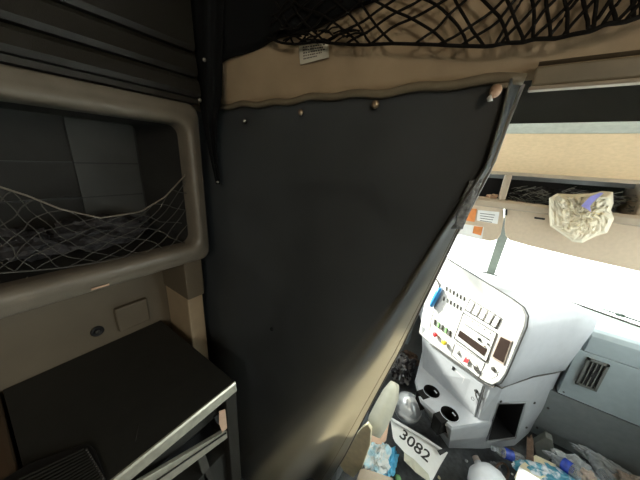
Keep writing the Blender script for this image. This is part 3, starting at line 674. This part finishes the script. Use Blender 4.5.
# ================================================================== HANGING PLASTIC BAG
pb = empty('plastic_bag', P(580, 215, Y=1.70), 'crumpled clear plastic bag with violet strip hanging from the overhead shelf', 'bag')
OUTB = [(549, 198), (557, 193.5), (572, 194), (590, 193.5), (602, 191), (613, 192), (613.5, 203), (611, 210), (614, 219), (607, 233), (594, 237), (582, 243), (573, 242), (560, 233), (550, 226), (549, 212)]
bm = bmesh.new(); cB = Vector((581, 216, 0)); rgs = []
NR = 14
for k in range(NR+1):
    t = k/NR; rg = []
    for i in range(64):
        s = i/64*len(OUTB); a = int(s) % len(OUTB); q_ = lerp2(OUTB[a], OUTB[(a+1) % len(OUTB)], s-int(s))
        x = cB.x+(q_[0]-cB.x)*t; y = cB.y+(q_[1]-cB.y)*t
        dpt = .055*math.sqrt(max(0, 1-t*t))+(.022*(abs(noise.noise(Vector((x*.16, y*.16, 1)))*2)-.5)+.012*noise.noise(Vector((x*.5, y*.5, 3))))*(1-t**4)
        rg.append(P(x, y, Y=1.765-dpt))
    rgs.append(rg)
c0 = bm.verts.new(rgs[0][0]); prev = None
VR = [[bm.verts.new(p) for p in rg] for rg in rgs[1:]]
for i in range(64): bm.faces.new((c0, VR[0][i], VR[0][(i+1) % 64]))
for A, B in zip(VR, VR[1:]):
    for i in range(64): bm.faces.new((A[i], A[(i+1) % 64], B[(i+1) % 64], B[i]))
VB = [[bm.verts.new(p+Vector((0, (.03)*math.sqrt(max(0, 1-((k+1)/NR)**2))*0.5+.002*noise.noise(p*40), 0))) for p in rg] for k, rg in enumerate(rgs[1:-1])]
c1 = bm.verts.new(rgs[0][0]+Vector((0, .015, 0)))
for i in range(64): bm.faces.new((c1, VB[0][(i+1) % 64], VB[0][i]))
VB.append(VR[-1])
for A, B in zip(VB, VB[1:]):
    for i in range(64): bm.faces.new((A[(i+1) % 64], A[i], B[i], B[(i+1) % 64]))
bmn('bag_film', bm, M['filmy'], pb)
slab('tape_strip', [P(x, y, Y=1.692) for x, y in [(581, 206), (590, 196.5), (600, 192.5), (604, 193), (596, 199), (590, 206), (591, 212), (587, 209)]], (0, -.001, 0), M['purple'], pb)
for k in range(9):
    a = rnd.uniform(0, 2*PI); r1 = rnd.uniform(8, 14); r2 = rnd.uniform(18, 24)
    tube('crease', [P(581+math.cos(a+.15*j)*(r1+(r2-r1)*j/3), 216+math.sin(a+.15*j)*(r1+(r2-r1)*j/3)*.72, Y=1.708+.009*j) for j in range(4)], .0016, M['cream'], pb, 4)

# ================================================================== TRASH ON THE CAB FLOOR
# placard 3082
q3 = [(390, 416.5), (448, 452.5), (431, 483), (421, 477), (404, 463), (396, 442)]
o3 = Vector(P(420, 450, Z=.12)); a3, b3, c3 = P(390, 416.5, Z=.17), P(448, 452.5, Z=.14), P(431, 483, Z=.09); N3 = (b3-a3).cross(c3-a3).normalized()
if N3.z < 0: N3 = -N3
W3 = lambda x, y, l=0: PP(x, y, a3, N3)+N3*l
plq = empty('hazard_placard', W3(420, 450), 'folded white placard printed 3082 lying among the trash', 'placard')
slab('placard_sheet', [W3(x, y) for x, y in [(390, 416.5), (419, 434), (448, 452.5), (440, 466), (431, 483), (427, 474), (413, 461), (404, 452), (395, 442), (393, 438)]], N3*.002, M['white'], plq)
slab('turned_flap', [W3(404, 452.5, .002), W3(413, 461, .03), W3(427, 476, .035), W3(430, 485, .03), W3(414, 475, .05), W3(403, 462, .03)], N3*.002, M['offwhite'], plq)
slab('folded_edge', [W3(390, 416.5, .0), W3(420, 434, .0), W3(448, 452.5, .0), W3(443, 453.5, .022), W3(418, 437.5, .022), W3(393, 423, .022)], N3*.0015, M['white'], plq)
xd = W3(427, 458.5)-W3(399, 433); yd = W3(408, 432)-W3(402, 440)
text('number_3082', '3082', .085, W3(398.3, 436.0, .0035), xd, yd, M['ink'], plq, fit=(W3(426, 460)-W3(398, 434)).length)
for qd in ([(436, 452), (442, 450), (446, 453), (439, 457)],): slab('placard_mark', [W3(x, y, .026 if qd[0][1] < 455 else .0035) for x, y in qd], N3*.0006, M['ink'], plq)

# clear domed bottle
bo = empty('clear_plastic_jug', P(407, 405, Z=.12), 'clear plastic jug with domed body lying beside the console cup holders', 'jug')
ax = nrm((-.12, -.30, .85)); cc = P(408, 407, Z=.20)
jx = nrm((.25, -.45, .8))
lathe('jug_body', [(.001, .105), (.03, .102), (.058, .088), (.080, .060), (.093, .025), (.095, -.005), (.088, -.04), (.078, -.065), (.06, -.08), (.001, -.082)], cc, jx, M['jug'], bo, 30, cap=False)
lathe('jug_rim', [(.0955, -.016), (.099, -.012), (.0955, -.006)], cc, jx, M['bottle'], bo, 28, cap=False)
# white jug at the bottom
wj = empty('white_bottle', P(485, 475, Z=.1), 'milky white plastic bottle lying cap up near the console base', 'bottle')
a_, b_2 = P(475.5, 457.5, Z=.14), P(494, 498, Z=.13); axw = nrm(b_2-a_)
lathe('bottle_body', [(.001, .018), (.02, .022), (.022, .035), (.07, .06), (.098, .10), (.108, .15), (.108, .30), (.09, .32), (.001, .322)], a_, axw, M['milk'], wj, 26, cap=False)
lathe('bottle_cap', [(.001, -.004), (.019, -.003), (.020, .028), (.019, .03)], a_, axw, M['skinb'], wj, 18, cap=False)
# water bottle with blue label
def water_bottle(a, b, r_, label, group, mlab):
    L3 = (b-a).length; ax_ = nrm(b-a); t = empty('water_bottle', a, label, 'bottle', group)
    pr = [(.001, 0), (.011, .001), (.011, .02), (.013, .022), (r_*.8, .045), (r_, .065)]
    n_ = 12
    for k in range(n_+1): h_ = .065+(L3-.085)*k/n_; pr.append((r_*(1-.09*(k % 2)), h_))
    pr += [(r_*.8, L3), (.001, L3)]
    lathe('bottle_body', pr, a, ax_, M['bottle'], t, 20, cap=False)
    lathe('wrap_label', [(r_*1.03, L3*.38), (r_*1.04, L3*.42), (r_*1.03, L3*.66)], a, ax_, mlab, t, 20, cap=False)
    lathe('bottle_cap', [(.001, -.003), (.014, -.002), (.014, .015), (.012, .016)], a, ax_, M['film'], t, 16, cap=False)
    return t
water_bottle(P(492, 448, Z=.13), P(523, 460, Z=.11), .030, 'crushed clear water bottle with blue label against the console base', 'water bottles on the cab floor', M['bluef'])
water_bottle(P(552, 455, Z=.19), P(583, 478, Z=.22), .034, 'clear water bottle with violet blue label under the right dashboard', 'water bottles on the cab floor', M['bluef'])
water_bottle(P(588, 452, Z=.20), P(612, 484, Z=.20), .034, 'dull grey plastic bottle furthest right under the dashboard', 'water bottles on the cab floor', M['pvc'])
# crumpled items
def item(name, px, py, z, dim, m_, seed, label, cat, amp=.4, sub=4, rot=(0, 0, 0), sc=2.2):
    return tag(crumple(name, P(px, py, Z=z), dim, M[m_], None, seed, amp, sc, sub, rot), label, cat)
item('plastic_sack', 402, 369, .12, (.10, .12, .13), 'smoke', 11, 'smoky dark crumpled plastic sack between curtain edge and console', 'sack', .5)
item('brown_wrapper', 412, 353, .16, (.10, .10, .08), 'cardboard', 12, 'brown crumpled wrapper behind the dark sack left of the console', 'wrapper', .5)
item('grey_sack', 418, 340, .12, (.13, .16, .10), 'pvc', 19, 'pale grey crumpled bag furthest back in the gap left of the console', 'bag', .5)
item('teal_wrapper', 550, 475, .16, (.18, .06, .04), 'teal', 13, 'teal and white printed snack bag lying right of the brown cardboard strip', 'snack bag', .35, rot=(0, 0, .3))
item('clear_wrapper', 573, 466, .15, (.12, .07, .05), 'film', 14, 'clear crinkled wrapper piled on the printed snack bag', 'wrapper', .5)
item('long_clear_film', 606, 464, .16, (.14, .035, .04), 'film', 15, 'long strip of clear crinkled film under the dashboard at right', 'film', .5, rot=(0, .1, -.1))
item('paper_wad', 588, 478, .23, (.04, .04, .04), 'skinb', 16, 'beige crumpled paper wad at the bottom edge right of the snack bag', 'paper wad', .5)
item('paper_wad', 632, 484, .16, (.07, .05, .05), 'skinb', 18, 'pinkish crumpled paper at the bottom right corner', 'paper wad', .5)
item('clear_scrap', 497, 474, .03, (.05, .07, .02), 'pvc', 21, 'flattened grey plastic scrap on the floor beside the white bottle', 'scrap', .5)
item('blue_bag', 389, 462, .06, (.045, .10, .05), 'aqua', 22, 'bright blue crumpled plastic bag beside the white tissue', 'bag', .45)
item('white_tissue', 377, 458, .24, (.07, .10, .045), 'tissue', 23, 'white tissue with pale blue print by the lower curtain edge', 'tissue', .45)
item('small_pebble', 466.5, 461, .02, (.010, .010, .008), 'white', 24, 'tiny white crumb on the floor left of the white bottle', 'crumb', .3, 2)
item('green_scrap', 398, 478, .02, (.02, .02, .01), 'green', 25, 'small green scrap at the bottom edge below the blue bag', 'scrap', .3, 2)
# cardboard strip standing
bm = bmesh.new()
g1 = [(527, 437), (529.5, 439), (531.5, 435.5), (533.5, 441), (534, 466), (526, 466)]
slab('cardboard_strip', [P(x, y, Z=None, Y=1.62) for x, y in g1], (0, .012, 0), M['cardboard'], None, .001)
tag(bpy.data.objects['cardboard_strip'], 'torn brown cardboard strip standing between console base and snack bag', 'cardboard')
slab('grey_bracket', [P(x, y, Y=1.86) for x, y in [(534, 444), (546, 437), (553, 441), (555, 456), (548, 461), (536, 458)]], (0, .05, 0), M['greym'], None, .004)
tag(bpy.data.objects['grey_bracket'], 'grey moulded bracket showing under the dashboard beside the console', 'bracket')
slab('cream_packet', [P(x, y, Z=.17) for x, y in [(535, 456), (556, 466), (545, 478), (524, 484), (514, 478), (520, 466)]], (0, 0, .012), M['cream'], None, .003)
tag(bpy.data.objects['cream_packet'], 'cream and yellow paper packet in front of the teal snack bag', 'packet')
slab('white_card', [P(x, y, Z=.23) for x, y in [(519, 467), (540, 480), (538, 496), (512, 490)]], (0, 0, .006), M['white'], None, .001)
tag(bpy.data.objects['white_card'], 'white card with cream edge at the bottom beside the white bottle', 'card')
tube('brown_hoop', [P(502+math.cos(a)*6.5, 472+math.sin(a)*9, Z=.06) for a in [k*PI/10 for k in range(20)]], .007, M['cardboard'], None, 6, True)
tag(bpy.data.objects['brown_hoop'], 'thin brown strap curled in a loop beside the white bottle', 'strap')
for k in range(28):
    px, py = rnd.choice([(rnd.uniform(410, 520), rnd.uniform(440, 478)), (rnd.uniform(385, 412), rnd.uniform(425, 478))])
    if k > 8: break
    tag(crumple('floor_crumb', P(px, py, Z=.012), (rnd.uniform(.006, .014),)*2+(.006,), M[rnd.choice(['cream', 'cardboard', 'white'])], None, k+40, .4, 2, 2), 'small crumb of litter scattered on the dark cab floor', 'crumb', 'crumbs on the cab floor')
# things behind the lower curtain edge
cl = lathe('plastic_sleeve', [(.001, -.012), (.045, 0), (.055, .06), (.058, .14), (.052, .24), (.03, .30), (.001, .31)], P(373, 433, Z=.36), nrm(P(396, 382, Z=.52)-P(373, 433, Z=.36)), M['offwhite'], None, 18, cap=False)
for v in cl.data.vertices: v.co += v.co.normalized()*.012*noise.noise(v.co*30)
tag(cl, 'off white ridged plastic sleeve leaning behind the lower curtain edge', 'sleeve')
tag(slab('peach_packet', [P(x, y, Z=.25) for x, y in [(384, 418), (389, 424), (386, 441), (381, 446), (366, 441), (372, 425)]], (0, 0, .008), M['peach'], None, .002), 'peach coloured paper packet under the off white sleeve', 'packet')
tag(slab('cream_bag', [P(x, y, Y=.90) for x, y in [(362, 428), (367, 424), (371, 430), (370, 445), (362, 468), (353, 478), (344, 472), (338, 463), (348, 445)]], (0, .02, 0), M['cream'], None, .004), 'folded cream paper bag poking out below the curtain edge', 'paper bag')
st = box('seat_base', (-.75, .90, .0), (-.38, 1.35, .34), M['dashlow'], None, .03); tag(st, 'grey seat base mostly hidden behind the lower part of the curtain', 'seat base')
tag(slab('wooden_tray', [P(x, y, Z=.34) for x, y in [(360, 471), (364, 470), (392, 479.5), (400, 494), (352, 494)]], (0, 0, .015), M['shelf'], None, .003), 'pale tray edge at the bottom under the white tissue', 'tray')

# ================================================================== LIGHT
wd = bpy.data.worlds.new('world'); bpy.context.scene.world = wd; wd.use_nodes = True; N = wd.node_tree.nodes; L = wd.node_tree.links
bg = N['Background']; bg.inputs['Color'].default_value = (1, 1, 1, 1); bg.inputs['Strength'].default_value = 8.2
sun = bpy.data.lights.new('sun', 'SUN'); sun.energy = 17; sun.angle = math.radians(4); sun.color = (1, .95, .87)
so = bpy.data.objects.new('sun', sun); C.objects.link(so); so.location = (0, 0, 6)
sd = nrm((-.86, .13, .44)); so.rotation_euler = sd.to_track_quat('Z', 'Y').to_euler()
def portal(name, loc, sx, sy, direction):
    l = bpy.data.lights.new(name, 'AREA'); l.shape = 'RECTANGLE'; l.size = sx; l.size_y = sy; l.cycles.is_portal = True
    o = bpy.data.objects.new(name, l); C.objects.link(o); o.location = loc; o.rotation_euler = (-nrm(direction)).to_track_quat('Z', 'Y').to_euler(); return o
portal('window_daylight_portal', (.11, 2.36, 1.42), 2.2, .95, (0, -1, -.35))
portal('window_daylight_portal', (1.29, 1.35, 1.44), 1.25, .9, (-1, 0, 0))
portal('window_daylight_portal', (-1.06, 1.40, 1.42), 1.36, .92, (1, 0, 0))
portal('window_daylight_portal', (1.29, -.72, 1.68), .8, .5, (-1, 0, 0))
lm = bpy.data.lights.new('sleeper_fill', 'AREA'); lm.size = .25; lm.energy = 5; lm.color = (1, .86, .66)  # unseen fill light added to brighten header, curtain and cubby frame
lo = bpy.data.objects.new('sleeper_fill', lm); C.objects.link(lo); lo.location = (.7, -.9, 2.15); lo.rotation_euler = nrm((1.0, -1.4, .35)).to_track_quat('Z', 'Y').to_euler()
sc = bpy.context.scene
sc.view_settings.view_transform = 'Standard'; sc.view_settings.look = 'None'; sc.view_settings.gamma = 1; sc.view_settings.exposure = 0; sc.view_settings.use_curve_mapping = False
for o in bpy.data.objects:
    if 'wl' in o: del o['wl']
